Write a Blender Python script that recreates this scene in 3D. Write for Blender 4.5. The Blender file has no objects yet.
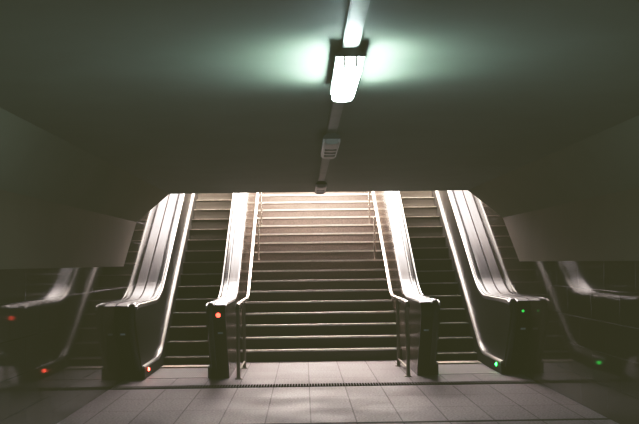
import bpy, bmesh, math
from mathutils import Vector, Euler

sc = bpy.context.scene
C = sc.collection
R = math.radians

# ------------------------------------------------------------------ materials
def new_mat(name):
    m = bpy.data.materials.new(name); m.use_nodes = True
    nt = m.node_tree
    return m, nt, nt.nodes['Principled BSDF']

def mat(name, col, rough=.5, metal=0., spec=.5, var=.0, scale=6., bump=0., bscale=80., stretch=(1,1,1), aniso=0.):
    m, nt, b = new_mat(name)
    b.inputs['Base Color'].default_value = (*col, 1)
    b.inputs['Roughness'].default_value = rough
    b.inputs['Metallic'].default_value = metal
    b.inputs['Specular IOR Level'].default_value = spec
    tc = nt.nodes.new('ShaderNodeTexCoord')
    mp = nt.nodes.new('ShaderNodeMapping'); mp.inputs['Scale'].default_value = stretch
    nt.links.new(tc.outputs['Object'], mp.inputs['Vector'])
    if var:
        n = nt.nodes.new('ShaderNodeTexNoise'); n.inputs['Scale'].default_value = scale
        n.inputs['Detail'].default_value = 6
        nt.links.new(mp.outputs[0], n.inputs['Vector'])
        r = nt.nodes.new('ShaderNodeValToRGB')
        r.color_ramp.elements[0].position = .3; r.color_ramp.elements[1].position = .7
        r.color_ramp.elements[0].color = (*[c*(1-var) for c in col], 1)
        r.color_ramp.elements[1].color = (*[min(1, c*(1+var)) for c in col], 1)
        nt.links.new(n.outputs['Fac'], r.inputs[0]); nt.links.new(r.outputs[0], b.inputs['Base Color'])
    if bump:
        n2 = nt.nodes.new('ShaderNodeTexNoise'); n2.inputs['Scale'].default_value = bscale
        nt.links.new(mp.outputs[0], n2.inputs['Vector'])
        bp = nt.nodes.new('ShaderNodeBump'); bp.inputs['Strength'].default_value = bump
        bp.inputs['Distance'].default_value = .01
        nt.links.new(n2.outputs['Fac'], bp.inputs['Height']); nt.links.new(bp.outputs[0], b.inputs['Normal'])
    return m

def tile_mat(name, c1, c2, mortar, axes, w, h, msize, rough, spec, offset=.5, speck=.25, sscale=60., shift=(0, 0), coat=0., rvar=0.):
    """stone slabs in metres; axes picks the two object axes that carry the pattern"""
    m, nt, b = new_mat(name)
    N, L = nt.nodes.new, nt.links.new
    tc = N('ShaderNodeTexCoord'); sp = N('ShaderNodeSeparateXYZ'); cb = N('ShaderNodeCombineXYZ')
    L(tc.outputs['Object'], sp.inputs[0])
    for i, a in enumerate(axes):
        ad = N('ShaderNodeMath'); ad.operation = 'ADD'; ad.inputs[1].default_value = shift[i]
        L(sp.outputs['XYZ'.index(a)], ad.inputs[0]); L(ad.outputs[0], cb.inputs[i])
    br = N('ShaderNodeTexBrick')
    br.offset = offset; br.inputs['Scale'].default_value = 1
    br.inputs['Color1'].default_value = (*c1, 1); br.inputs['Color2'].default_value = (*c2, 1)
    br.inputs['Mortar'].default_value = (*mortar, 1)
    br.inputs['Mortar Size'].default_value = msize; br.inputs['Mortar Smooth'].default_value = .1
    br.inputs['Brick Width'].default_value = w; br.inputs['Row Height'].default_value = h
    L(cb.outputs[0], br.inputs['Vector'])
    n = N('ShaderNodeTexNoise'); n.inputs['Scale'].default_value = sscale; n.inputs['Detail'].default_value = 5
    L(tc.outputs['Object'], n.inputs['Vector'])
    n3 = N('ShaderNodeTexNoise'); n3.inputs['Scale'].default_value = 1.7; n3.inputs['Detail'].default_value = 4
    L(tc.outputs['Object'], n3.inputs['Vector'])
    mx0 = N('ShaderNodeMath'); mx0.operation = 'MULTIPLY_ADD'; mx0.inputs[1].default_value = 1.5; L(n.outputs['Fac'], mx0.inputs[0])
    lo = N('ShaderNodeMath'); lo.operation = 'MULTIPLY'; lo.inputs[1].default_value = .25; L(n3.outputs['Fac'], lo.inputs[0]); L(lo.outputs[0], mx0.inputs[2])
    mr = N('ShaderNodeMapRange'); mr.inputs['From Min'].default_value = .575; mr.inputs['From Max'].default_value = 1.175
    mr.inputs['To Min'].default_value = 1-speck; mr.inputs['To Max'].default_value = 1+speck
    L(mx0.outputs[0], mr.inputs['Value'])
    mx = N('ShaderNodeVectorMath'); mx.operation = 'SCALE'
    L(br.outputs['Color'], mx.inputs[0]); L(mr.outputs[0], mx.inputs['Scale'])
    L(mx.outputs[0], b.inputs['Base Color'])
    b.inputs['Roughness'].default_value = rough; b.inputs['Specular IOR Level'].default_value = spec
    if rvar:
        r2 = N('ShaderNodeMapRange'); r2.inputs['From Min'].default_value = .3; r2.inputs['From Max'].default_value = .7
        r2.inputs['To Min'].default_value = rough-rvar; r2.inputs['To Max'].default_value = rough+rvar
        L(n3.outputs['Fac'], r2.inputs['Value']); L(r2.outputs[0], b.inputs['Roughness'])
    bp = N('ShaderNodeBump'); bp.inputs['Strength'].default_value = .35; bp.inputs['Distance'].default_value = .004
    inv = N('ShaderNodeMath'); inv.operation = 'SUBTRACT'; inv.inputs[0].default_value = 1
    L(br.outputs['Fac'], inv.inputs[1]); L(inv.outputs[0], bp.inputs['Height']); L(bp.outputs[0], b.inputs['Normal'])
    return m

def ribbed(name, col, rough, metal, pitch, strength=.6):
    m, nt, b = new_mat(name)
    N, L = nt.nodes.new, nt.links.new
    b.inputs['Base Color'].default_value = (*col, 1); b.inputs['Roughness'].default_value = rough; b.inputs['Metallic'].default_value = metal
    tc = N('ShaderNodeTexCoord'); w = N('ShaderNodeTexWave'); w.wave_type = 'BANDS'; w.bands_direction = 'X'
    w.inputs['Scale'].default_value = 2*math.pi/pitch/20
    L(tc.outputs['Object'], w.inputs['Vector'])
    bp = N('ShaderNodeBump'); bp.inputs['Strength'].default_value = strength; bp.inputs['Distance'].default_value = .006
    L(w.outputs['Fac'], bp.inputs['Height']); L(bp.outputs[0], b.inputs['Normal'])
    return m

def glow(name, col, st):
    m, nt, b = new_mat(name)
    b.inputs['Base Color'].default_value = (*col, 1)
    b.inputs['Emission Color'].default_value = (*col, 1); b.inputs['Emission Strength'].default_value = st
    b.inputs['Roughness'].default_value = .3
    return m

M = dict(
 floor=tile_mat('floor slabs', (.34,.297,.308), (.305,.267,.278), (.15,.128,.132), 'XY', .43, .90, .007, .62, .25, 0., .42, 45., (.19+4.3,.45), rvar=.1),
 wall=tile_mat('polished dark granite', (.062,.050,.039), (.053,.043,.034), (.025,.02,.016), 'YZ', .9, .30, .004, .05, .04, .5, .35, 90.),
 wall_back=mat('dark passage end wall', (.06,.062,.05), .6, var=.2),
 ceiling=mat('painted concrete ceiling', (.235,.258,.212), .66, spec=.2, var=.07, scale=1.6, bump=.05, bscale=5),
 cheek=mat('beige bulkhead panel', (.20,.165,.11), .7, spec=.25, var=.06, scale=2.),
 chamfer=mat('painted bulkhead slope', (.215,.215,.16), .8, spec=.1, var=.06, scale=1.5),
 stair=tile_mat('stair granite', (.10,.079,.066), (.088,.069,.058), (.04,.03,.025), 'XZ', 3.1, 6., .003, .55, .35, .5, .45, 70.),
 nosing=mat('pale metal nosing', (.78,.74,.68), .38, .75, var=.1, scale=20),
 steel=mat('brushed stainless steel', (.20,.197,.207), .30, 1., var=.10, scale=5., stretch=(9,.5,.5), bump=.03, bscale=14),
 satin=mat('satin steel trim', (.62,.60,.57), .32, 1.),
 rail=mat('polished steel tube', (.85,.82,.78), .27, 1.),
 post=mat('dull steel post', (.30,.27,.22), .35, 1.),
 rubber=mat('black rubber handrail', (.035,.036,.045), .20, spec=.6),
 panel=mat('dark balustrade panel', (.022,.020,.016), .28, spec=.35, var=.2, scale=3),
 skirt=mat('dark skirt panel', (.045,.041,.034), .6, 0., spec=.15, var=.15, scale=4),
 newel=mat('black newel front', (.012,.012,.010), .32),
 cladding=tile_mat('brown stone cladding', (.105,.08,.062), (.09,.068,.052), (.03,.022,.017), 'YZ', .62, .24, .005, .22, .5, .5, .35, 80., (0,.02)),
 step=ribbed('ribbed dark step metal', (.085,.075,.058), .5, .2, .018),
 step_edge=mat('worn step edge', (.62,.56,.48), .4, .6, var=.2, scale=12),
 plate=ribbed('ribbed landing plate', (.22,.20,.20), .6, .15, .03, .3),
 duct=mat('grey cable trunking', (.30,.30,.26), .45, .2, var=.2, scale=7),
 housing=mat('grey lamp housing', (.13,.13,.115), .5),
 diff_off=mat('unlit grey diffuser', (.62,.59,.53), .3),
 rim=mat('pale lamp rim', (.92,.90,.84), .35),
 bars=mat('drain grate bars', (.30,.27,.26), .7, 0., spec=.1, var=.2, scale=15),
 slot=mat('dark drain channel', (.008,.007,.006), .9, spec=0.),
 joint=mat('dark joint strip', (.05,.045,.042), .8, spec=.05),
 lamp=glow('lit tube diffuser', (.75,1.,.95), 115.),
 red=glow('red indicator', (1.,.10,.055), 16.),
 red_status=glow('red status lamp', (1.,.085,.05), 4.),
 green=glow('green indicator', (.04,1.,.12), 9.),
 green_dim=glow('dim green indicator', (.04,.75,.10), .8),
 key=mat('pale key switch plate', (.85,.95,.85), .4, 0.),
)

# ------------------------------------------------------------------ mesh helpers
def obj(name, bm, m, parent=None, smooth=False):
    bmesh.ops.recalc_face_normals(bm, faces=bm.faces[:])
    me = bpy.data.meshes.new(name); bm.to_mesh(me); bm.free()
    me.materials.append(m)
    if smooth:
        for p in me.polygons: p.use_smooth = True
        try: me.set_sharp_from_angle(angle=R(38))
        except Exception: pass
    o = bpy.data.objects.new(name, me); C.objects.link(o)
    if parent: o.parent = parent
    return o
def tag(o, label=None, cat=None, group=None, kind=None):
    if label: o['label'] = label
    if cat: o['category'] = cat
    if group: o['group'] = group
    if kind: o['kind'] = kind
    return o
def empty(name, loc=(0,0,0)):
    o = bpy.data.objects.new(name, None); C.objects.link(o); o.location = loc; o.empty_display_size = .2
    return o
def box(bm, x0, x1, y0, y1, z0, z1, bev=0.):
    r = bmesh.ops.create_cube(bm, size=1)
    for v in r['verts']:
        v.co = Vector(((x0+x1)/2 + v.co.x*(x1-x0), (y0+y1)/2 + v.co.y*(y1-y0), (z0+z1)/2 + v.co.z*(z1-z0)))
    if bev:
        es = {e for v in r['verts'] for e in v.link_edges}
        bmesh.ops.bevel(bm, geom=list(es), offset=bev, segments=2, affect='EDGES')
def prism_x(bm, pts, x0, x1):
    """closed (y,z) outline pushed along x"""
    a = [bm.verts.new((x0, y, z)) for y, z in pts]; b = [bm.verts.new((x1, y, z)) for y, z in pts]
    n = len(pts); bm.faces.new(a); bm.faces.new(b[::-1])
    for i in range(n): bm.faces.new((a[i], a[(i+1) % n], b[(i+1) % n], b[i]))
def prism_y(bm, pts, y0, y1):
    a = [bm.verts.new((x, y0, z)) for x, z in pts]; b = [bm.verts.new((x, y1, z)) for x, z in pts]
    n = len(pts); bm.faces.new(a); bm.faces.new(b[::-1])
    for i in range(n): bm.faces.new((a[i], a[(i+1) % n], b[(i+1) % n], b[i]))
def path_normals(path):
    out = []
    for i in range(len(path)):
        p = path[max(0, i-1)]; q = path[min(len(path)-1, i+1)]
        dy, dz = q[0]-p[0], q[1]-p[1]; l = math.hypot(dy, dz) or 1
        out.append((-dz/l, dy/l))
    return out
def sweep(bm, path, section):
    """section: closed list of (x, n): x across, n along the path's outward normal"""
    nr = path_normals(path); rings = []
    for (y, z), (ny, nz) in zip(path, nr):
        rings.append([bm.verts.new((x, y+ny*n, z+nz*n)) for x, n in section])
    k = len(section)
    for a, b in zip(rings, rings[1:]):
        for i in range(k): bm.faces.new((a[i], a[(i+1) % k], b[(i+1) % k], b[i]))
    bm.faces.new(rings[0]); bm.faces.new(rings[-1][::-1])
def tube(bm, pts, r, seg=14):
    pts = [Vector(p) for p in pts]; rings = []
    for i, p in enumerate(pts):
        t = (pts[min(len(pts)-1, i+1)] - pts[max(0, i-1)]).normalized()
        s = Vector((1,0,0)) if abs(t.x) < .9 else Vector((0,1,0))
        u = t.cross(s).normalized(); w = t.cross(u)
        rings.append([bm.verts.new(p + (u*math.cos(2*math.pi*k/seg) + w*math.sin(2*math.pi*k/seg))*r) for k in range(seg)])
    for a, b in zip(rings, rings[1:]):
        for i in range(seg): bm.faces.new((a[i], a[(i+1) % seg], b[(i+1) % seg], b[i]))
    bm.faces.new(rings[0]); bm.faces.new(rings[-1][::-1])
def bez(p0, p1, p2, n=8):
    return [((1-t)**2*p0[0]+2*t*(1-t)*p1[0]+t*t*p2[0], (1-t)**2*p0[1]+2*t*(1-t)*p1[1]+t*t*p2[1]) for t in [i/n for i in range(n+1)]]
def dome(bm, centre, axis, r, h, seg=16, rings=4):
    a = Vector(axis).normalized(); s = Vector((0,0,1)) if abs(a.z) < .9 else Vector((1,0,0))
    u = a.cross(s).normalized(); w = a.cross(u); c = Vector(centre)
    prev = None
    for j in range(rings):
        f = j/rings*math.pi/2
        ring = [bm.verts.new(c + a*h*math.sin(f) + (u*math.cos(2*math.pi*k/seg)+w*math.sin(2*math.pi*k/seg))*r*math.cos(f)) for k in range(seg)]
        if prev:
            for i in range(seg): bm.faces.new((prev[i], prev[(i+1) % seg], ring[(i+1) % seg], ring[i]))
        else: bm.faces.new(ring)
        prev = ring
    top = bm.verts.new(c + a*h)
    for i in range(seg): bm.faces.new((prev[i], prev[(i+1) % seg], top))

# ------------------------------------------------------------------ key sizes (metres; y runs from the camera to the stairs)
WALL = 2.60; ZC = 2.535; XC = 2.21; ZB = 2.09; ZL = 1.475
YB0 = -5.
T30 = math.tan(R(30))
NOSE0 = 14.64                      # escalator nosing line leaves floor level here
TOP = 4.08
Y_END = 22.0

# ------------------------------------------------------------------ setting
bm = bmesh.new(); box(bm, -WALL-.2, WALL+.2, YB0, 23.6, -.2, 0)
tag(obj('floor', bm, M['floor']), kind='structure')
for s, nm in ((-1, 'wall_left'), (1, 'wall_right')):
    bm = bmesh.new(); box(bm, *sorted((s*WALL, s*(WALL+.2))), YB0, 27, -.2, 5.1)
    tag(obj(nm, bm, M['wall']), kind='structure')
bm = bmesh.new(); box(bm, -WALL, WALL, YB0-.2, YB0, -.2, 3)
tag(obj('wall_back', bm, M['wall_back']), kind='structure')
# ceiling slab; the unseen soffit rising past its edge is added to shade the stairs
YC = 14.80
SH = 2.7
bm = bmesh.new()
prism_x(bm, [(YB0, ZC), (YC, ZC), (YC+SH, ZC+SH*T30), (YC+SH, ZC+SH*T30+.5), (YB0, ZC+SH*T30+.5)], -WALL, WALL)
tag(obj('ceiling', bm, M['ceiling']), kind='structure')
# bulkheads: a sloped face over an upright beige cheek, ends cut on the incline
for s, side in ((-1, 'left'), (1, 'right')):
    x_in = WALL-.03
    yB = 14.03
    bm = bmesh.new()
    a = [(s*XC, ZC), (s*x_in, ZB), (s*WALL, ZB), (s*WALL, ZC)]
    ends = [YC, yB, yB, YC]
    va = [bm.verts.new((x, YB0, z)) for x, z in a]; vb = [bm.verts.new((x, e, z)) for (x, z), e in zip(a, ends)]
    bm.faces.new(va); bm.faces.new(vb[::-1])
    for i in range(4): bm.faces.new((va[i], va[(i+1)%4], vb[(i+1)%4], vb[i]))
    tag(obj('trim_1' if s < 0 else 'trim_2', bm, M['chamfer']), kind='structure')
    bm = bmesh.new()
    yL = yB-(ZB-ZL)*1.66
    prism_x(bm, [(YB0, ZL), (yL, ZL), (yB, ZB), (YB0, ZB)], *sorted((s*x_in, s*WALL)))
    tag(obj('trim_3' if s < 0 else 'trim_4', bm, M['cheek']), kind='structure')
# upper landing at street level
bm = bmesh.new(); box(bm, -WALL, WALL, 23.2, 40, TOP-.3, TOP)
for q in (-1, 1): box(bm, *sorted((q*1.23, q*WALL)), 22.15, 23.2, TOP-.3, TOP)
tag(obj('floor_upper', bm, M['floor']), kind='structure')
for q, nm in ((-1, 'wall_skyblock_left'), (1, 'wall_skyblock_right')):  # unseen walls, added to keep sky light out from under the escalators
    bm = bmesh.new(); box(bm, *sorted((q*1.235, q*WALL)), 22.2, 22.35, -.2, TOP-.3)
    tag(obj(nm, bm, M['wall_back']), kind='structure')
bm = bmesh.new(); box(bm, -1.235, 1.235, 23.21, 23.4, -.2, TOP-.3)  # unseen too, added to block sky light below the stairs
tag(obj('wall_skyblock', bm, M['wall_back']), kind='structure')
# dark joint strip across the floor close to the camera
bm = bmesh.new(); box(bm, -WALL, WALL, 9.36, 9.42, 0, .003)
tag(obj('trim_5', bm, M['joint']), kind='structure')

# ------------------------------------------------------------------ staircase
RS, TS, DS = .17, .329, 15.3
SW = 1.226
st = tag(empty('staircase', (0, DS, 0)), 'wide speckled stone staircase with pale nosings rising between the two escalators', 'staircase')
def kid(name, bm, m, root, smooth=False):
    """a part (root: the thing) or sub-part (root: a part); its mesh is kept in the thing's own coordinates"""
    top = root
    while top.parent: top = top.parent
    bmesh.ops.translate(bm, verts=bm.verts[:], vec=-top.location)
    return obj(name, bm, m, root, smooth)
for n in range(1, 25):
    y0 = DS+(n-1)*TS; z1 = n*RS
    bm = bmesh.new(); box(bm, -SW, SW, y0, y0+TS-.0005, max(0, z1-2*RS), z1, 0)
    sp = kid('step', bm, M['stair'], st)
    bm = bmesh.new(); box(bm, -SW+.01, SW-.01, y0-.012, y0+.05, z1-.024, z1+.006, .004)
    kid('nosing', bm, M['nosing'], sp)

# ------------------------------------------------------------------ stair handrails
def stair_rail(s, label):
    root = tag(empty('stair_handrail', (s*1.10, 13.06, 0)), label, 'handrail', 'steel handrails of the staircase')
    X = s*1.10
    prof = [(13.04, .90), (13.05, .935)] + bez((13.06, .945), (13.08, .955), (13.2, .957), 4) + bez((15.1, .965), (15.35, .968), (15.6, 1.095), 6)
    y = 15.6
    prof += [(21.6, 1.095+(21.6-15.6)*.5125)]
    bm = bmesh.new(); tube(bm, [(X, a, b) for a, b in prof], .030)
    kid('rail', bm, M['rail'], root, True)
    def rail_z(y):
        return .957 if y < 15.3 else 1.095+(y-15.6)*.5125
    spots = [(13.06, 0, 0), (14.37, 0, 0)]
    for n in (9, 13, 17): spots.append((DS+(n-1)*TS+.12, n*RS, -.055))
    for i, (y, z, dx) in enumerate(spots):
        bm = bmesh.new()
        xx = s*(1.10+dx)
        tube(bm, [(xx, y, z), (xx, y, rail_z(y)-(.02 if i < 2 else .07))] + ([(X, y, rail_z(y)-.02)] if dx else []), .024 if i < 2 else .016, 12)
        p = kid('post', bm, M['post'] if i < 2 else M['rail'], root, True)
        bm = bmesh.new()
        bmesh.ops.create_cone(bm, cap_ends=True, segments=20, radius1=.05, radius2=.045, depth=.014)
        for v in bm.verts: v.co += Vector((xx, y, z+.007))
        kid('base_flange', bm, M['post'], p, True)
    # low cross bars between the two floor posts
    for z in (.10,):
        bm = bmesh.new(); tube(bm, [(X, 13.06, z), (X, 14.37, z)], .014, 10)
        kid('cross_bar', bm, M['post'], root, True)
    return root
stair_rail(-1, 'tubular steel handrail on posts along the left side of the stone stairs')
stair_rail(1, 'tubular steel handrail on posts along the right side of the stone stairs')

# ------------------------------------------------------------------ escalators
def line_z(y, off): return (y-NOSE0)*T30+off
HR_OFF = .95
def top_path(dz=0.):
    """running line of the handrail, from under the newel nose to the top"""
    p = bez((13.10, .12), (12.76, .48), (12.575, .80), 8)[:-1] + bez((12.575, .80), (12.56, 1.0), (12.82, 1.0), 7)[:-1] + [(12.82, 1.0)]
    p += [(13.4, 1.0), (13.9, 1.0)]
    p += bez((14.25, 1.0), (14.73, 1.0), (15.2, line_z(15.2, HR_OFF)), 10)
    p += [(16.2, line_z(16.2, HR_OFF)), (18., line_z(18., HR_OFF)), (Y_END, line_z(Y_END, HR_OFF))]
    if dz:
        p = [(y-ny*dz, z-nz*dz) for (y, z), (ny, nz) in zip(p, path_normals(p))]
    return p
def skirt_path():
    return [(13.12, .165), (13.5, .165)] + bez((14.35, .165), (14.62, .17), (14.85, line_z(14.85, .17)), 8) + [(16.5, line_z(16.5, .17)), (Y_END, line_z(Y_END, .17))]

def balustrade(root, s, xe, k, clad, lampcol, ind, indmat):
    X = lambda u: s*(xe+k*u)
    tp = top_path(.026)
    base = [(Y_END, line_z(Y_END, -.45)), (14.9, 0.0), (13.16, 0.0)]
    bm = bmesh.new(); prism_x(bm, tp + base, X(.012), X(.225 if clad else .26))
    b = kid('balustrade', bm, M['panel'], root)
    def sub(name, bm, m, smooth=False):
        return kid(name, bm, m, b, smooth)
    # black rubber handrail running round the newel nose
    sec = []
    for i in range(10):
        a = math.pi*i/9
        sec.append((X(.066+.042*math.cos(a)), -.012+.030*math.sin(a)**.6))
    sec += [(X(.03), -.026), (X(.102), -.026)]
    bm = bmesh.new(); sweep(bm, top_path(), sec); sub('handrail', bm, M['rubber'], True)
    # stainless deck between the handrail and the wall or cladding; edge trim on the escalator side
    flat = [(12.64, .975), (12.70, .992)] + top_path()[15:]
    bm = bmesh.new(); sweep(bm, flat, [(X(.112), -.030), (X(.112), -.002), (X(.118), .004), (X(.25), .004), (X(.26), -.004), (X(.26), -.030)])
    sub('deck', bm, M['steel'])
    bm = bmesh.new(); sweep(bm, flat, [(X(.0), -.055), (X(.0), -.008), (X(.006), -.002), (X(.02), -.002), (X(.02), -.055)])
    sub('edge_trim', bm, M['satin'])
    # skirt and its bright sloping cap
    sp = skirt_path()
    bm = bmesh.new(); sweep(bm, sp, [(X(-.022), -.02), (X(-.022), .0), (X(-.006), .016), (X(.012), .016), (X(.012), -.02)])
    sub('skirt_cap', bm, M['satin'])
    low = [(y, max(0.012, z-.62)) for y, z in sp]
    bm = bmesh.new(); prism_x(bm, [(y, z-.012) for y, z in sp] + low[::-1], X(-.020), X(.01))
    sub('skirt', bm, M['skirt'])
    # newel front: black plate with a key switch and a status lamp
    bm = bmesh.new()
    arc = top_path()[:13]
    sweep(bm, arc, [(X(.116), -.02), (X(.116), .012), (X(.255), .012), (X(.255), -.02)])
    sub('newel_front', bm, M['newel'], True)
    def on_nose(z):
        for (ya, za), (yb, zb) in zip(top_path(), top_path()[1:]):
            if za <= z <= zb: return ya+(yb-ya)*(z-za)/(zb-za)-.012
    y = on_nose(.63)
    bm = bmesh.new(); box(bm, *sorted((X(.15), X(.215))), y-.010, y+.01, .612, .640, .003)
    sub('key_switch', bm, M['key'])
    if ind:
        y = on_nose(.853)
        bm = bmesh.new(); dome(bm, (X(.165), y, .853), (0, -1, 0.0), .030 if indmat is M['red_status'] else .018, .022)
        sub('status_lamp', bm, indmat, True)
    # entry lamp low on the skirt
    bm = bmesh.new(); dome(bm, (X(-.018), 13.42, .108), (s*-k, 0, 0), .026, .022)
    sub('entry_lamp', bm, lampcol, True)
    if clad:
        bm = bmesh.new()
        t2 = top_path(.030)
        prism_x(bm, t2 + [(Y_END, 0), (13.16, 0)], X(.222), X(.252))
        sub('cladding', bm, M['cladding'])
    return b

def escalator(s, label, lampcol, ind_inner, ind_outer, im):
    root = tag(empty('escalator', (s*1.91, 13., 0)), label, 'escalator', 'escalators flanking the stairs')
    balustrade(root, s, 1.48, -1, True, lampcol, ind_inner, im)
    balustrade(root, s, 2.34, 1, False, lampcol, ind_outer, im)
    x0, x1 = sorted((s*1.506, s*2.314))
    for n in range(21):
        y0 = 14.86+n*.3464; z1 = .126+n*.2
        bm = bmesh.new()
        zb = max(0.0, z1-.24)
        h = z1-zb
        # slightly bowed riser
        prism_x(bm, [(y0, z1), (y0+.012, z1-.03), (y0+.016, z1-h*.5), (y0+.006, zb), (y0+.346, zb), (y0+.346, z1)], x0, x1)
        sp = kid('step', bm, M['step'], root)
        bm = bmesh.new(); box(bm, x0+.004, x1-.004, y0-.006, y0+.030, z1-.012, z1+.004, .003)
        kid('step_edge', bm, M['step_edge'], sp)
    bm = bmesh.new(); box(bm, x0, x1, 13.25, 14.5, 0, .004, .001)
    pl = kid('landing_plate', bm, M['plate'], root)
    bm = bmesh.new(); box(bm, x0, x1, 14.5, 14.83, 0, .022, .004)
    for i in range(36):
        xx = x0+.012+i*(x1-x0-.024)/35
        box(bm, xx-.004, xx+.004, 14.83, 14.875, .004, .018)
    kid('comb', bm, M['step_edge'], pl)
    return root
escalator(-1, 'dark escalator left of the stairs, marked with red entry lamps', M['red'], True, False, M['red_status'])
escalator(1, 'dark escalator right of the stairs, marked with green entry lamps', M['green'], False, True, M['green_dim'])

# ------------------------------------------------------------------ drain across the floor
dr = tag(empty('floor_drain', (0, 12.3, 0)), 'narrow slotted metal drain running across the floor before the stairs', 'drain')
bm = bmesh.new(); box(bm, -WALL, WALL, 12.15, 12.45, 0, .002)
kid('channel', bm, M['slot'], dr)
bm = bmesh.new()
i = 0; x = -WALL+.02
while x < WALL-.02:
    box(bm, x, x+.011, 12.20, 12.40, .002, .008); x += .034
kid('grate', bm, M['bars'], dr)

# ------------------------------------------------------------------ ceiling: trunking and lamps
XL = -.008
bm = bmesh.new(); box(bm, XL-.038, XL+.038, -1., 13.3, ZC-.035, ZC-.0005, .006)
tag(obj('cable_trunking', bm, M['duct']), 'long grey cable trunking fixed along the middle of the ceiling', 'trunking')
def ceiling_lamp(yc, length, lit, label):
    root = tag(empty('ceiling_lamp', (XL, yc, ZC-.035)), label, 'ceiling lamp', 'lamps in a row on the ceiling')
    y0, y1 = yc-length/2, yc+length/2
    zt = ZC-.035
    W = .060
    bm = bmesh.new()
    prism_y(bm, [(XL-W-.008, zt-.04), (XL-W-.012, zt-.030), (XL-W+.022, zt), (XL+W-.022, zt), (XL+W+.012, zt-.030), (XL+W+.008, zt-.04)], y0-.012, y1+.012)
    kid('housing', bm, M['housing'], root)
    bm = bmesh.new()
    # bowl shaped diffuser with bevelled ends
    prof = [(-W*.9, 0), (-W, -.034), (-W*.86, -.044), (-W*.5, -.048), (0, -.05), (W*.5, -.048), (W*.86, -.044), (W, -.034), (W*.9, 0)]
    rings = []
    for yy, f in ((y0, .82), (y0+.02, .95), (y0+.06, 1), (y1-.10, 1), (y1-.03, .92), (y1, .70)):
        rings.append([bm.verts.new((XL+x*f, yy, zt-.04+z*(f if z else 1))) for x, z in prof])
    for a, b in zip(rings, rings[1:]):
        for i in range(len(prof)): bm.faces.new((a[i], a[(i+1)%len(prof)], b[(i+1)%len(prof)], b[i]))
    bm.faces.new(rings[0]); bm.faces.new(rings[-1][::-1])
    d = kid('diffuser', bm, M['lamp'] if lit else M['diff_off'], root, True)
    if lit:
        for xx in (-.028, .028):
            bm = bmesh.new(); box(bm, XL+xx-.006, XL+xx+.006, y0-.012, y0+.035, zt-.088, zt-.035, .003)
            kid('clip', bm, M['diff_off'], root)
    else:
        for sx in (-1, 1):
            bm = bmesh.new(); box(bm, XL+sx*W-.008, XL+sx*W+.008, y0, y1-.02, zt-.068, zt-.035, .004)
            kid('rim', bm, M['rim'], root)
        for j in range(3):
            bm = bmesh.new(); yy = y0+length*(.3+.2*j)
            box(bm, XL-W*.8, XL+W*.8, yy-.02, yy+.02, zt-.094, zt-.084, .003)
            kid('louvre', bm, M['housing'], root)
    return root
ceiling_lamp(5.19, 1.06, True, 'brightly lit white tube lamp on the ceiling, nearest of the three')
ceiling_lamp(8.35, 1.15, False, 'unlit lamp with pale side rims on the ceiling, middle of the three')
ceiling_lamp(13.0, 1.25, False, 'unlit grey lamp at the end of the trunking, nearest the stair opening')

# ------------------------------------------------------------------ light
w = bpy.data.worlds.new('overcast sky'); sc.world = w; w.use_nodes = True
nt = w.node_tree; bg = nt.nodes['Background']
bg.inputs['Color'].default_value = (1., .87, .79, 1); 
tc = nt.nodes.new('ShaderNodeTexCoord'); sx = nt.nodes.new('ShaderNodeSeparateXYZ'); mr = nt.nodes.new('ShaderNodeMapRange')
nt.links.new(tc.outputs['Generated'], sx.inputs[0]); nt.links.new(sx.outputs['Y'], mr.inputs['Value'])
mr.interpolation_type = 'SMOOTHSTEP'
mr.inputs['From Min'].default_value = -.25; mr.inputs['From Max'].default_value = .35
mr.inputs['To Min'].default_value = 42.; mr.inputs['To Max'].default_value = 20.     # the sun side of the cloud cover is behind the camera
nt.links.new(mr.outputs[0], bg.inputs['Strength'])
# unseen lamp added behind the camera as weak ambient fill
def area(name, loc, rot, sx, sy, power, col):
    l = bpy.data.lights.new(name, 'AREA'); l.shape = 'RECTANGLE'; l.size = sx; l.size_y = sy; l.energy = power; l.color = col
    o = bpy.data.objects.new(name, l); C.objects.link(o); o.location = loc; o.rotation_euler = rot
    return o
area('passage_fill', (XL, -2.5, ZC-.12), (0, 0, 0), .14, 1.1, 5., (.9, 1., .85))

# ------------------------------------------------------------------ camera
cam = bpy.data.cameras.new('camera'); co = bpy.data.objects.new('camera', cam); C.objects.link(co)
F = 1001.; cam.sensor_width = 36; cam.lens = F/639*36; cam.clip_start = .05
co.location = (-.24, 0, 1.5)
rot = Euler((R(90)+math.atan(50/F), 0, -math.atan(16.5/F)), 'XYZ').to_matrix() @ Euler((0, 0, -.013), 'XYZ').to_matrix()
co.rotation_euler = rot.to_euler('XYZ')
sc.camera = co

sc.view_settings.view_transform = 'Standard'
sc.view_settings.look = 'None'
sc.view_settings.exposure = 0.
# film-like response: slightly lifted, warm-green blacks
sc.view_settings.use_curve_mapping = True
cm = sc.view_settings.curve_mapping
for i, lift in enumerate((.027, .027, .0105)):
    c = cm.curves[i]
    c.points[0].location = (0, lift)
    for x, y in ((.03, .048-.01*(i==2)), (.12, .14), (.35, .42), (.7, .80)): c.points.new(x, y)
cm.update()
sc.cycles.use_denoising = True
sc.cycles.max_bounces = 10; sc.cycles.diffuse_bounces = 5; sc.cycles.glossy_bounces = 6
sc.cycles.sample_clamp_indirect = 6
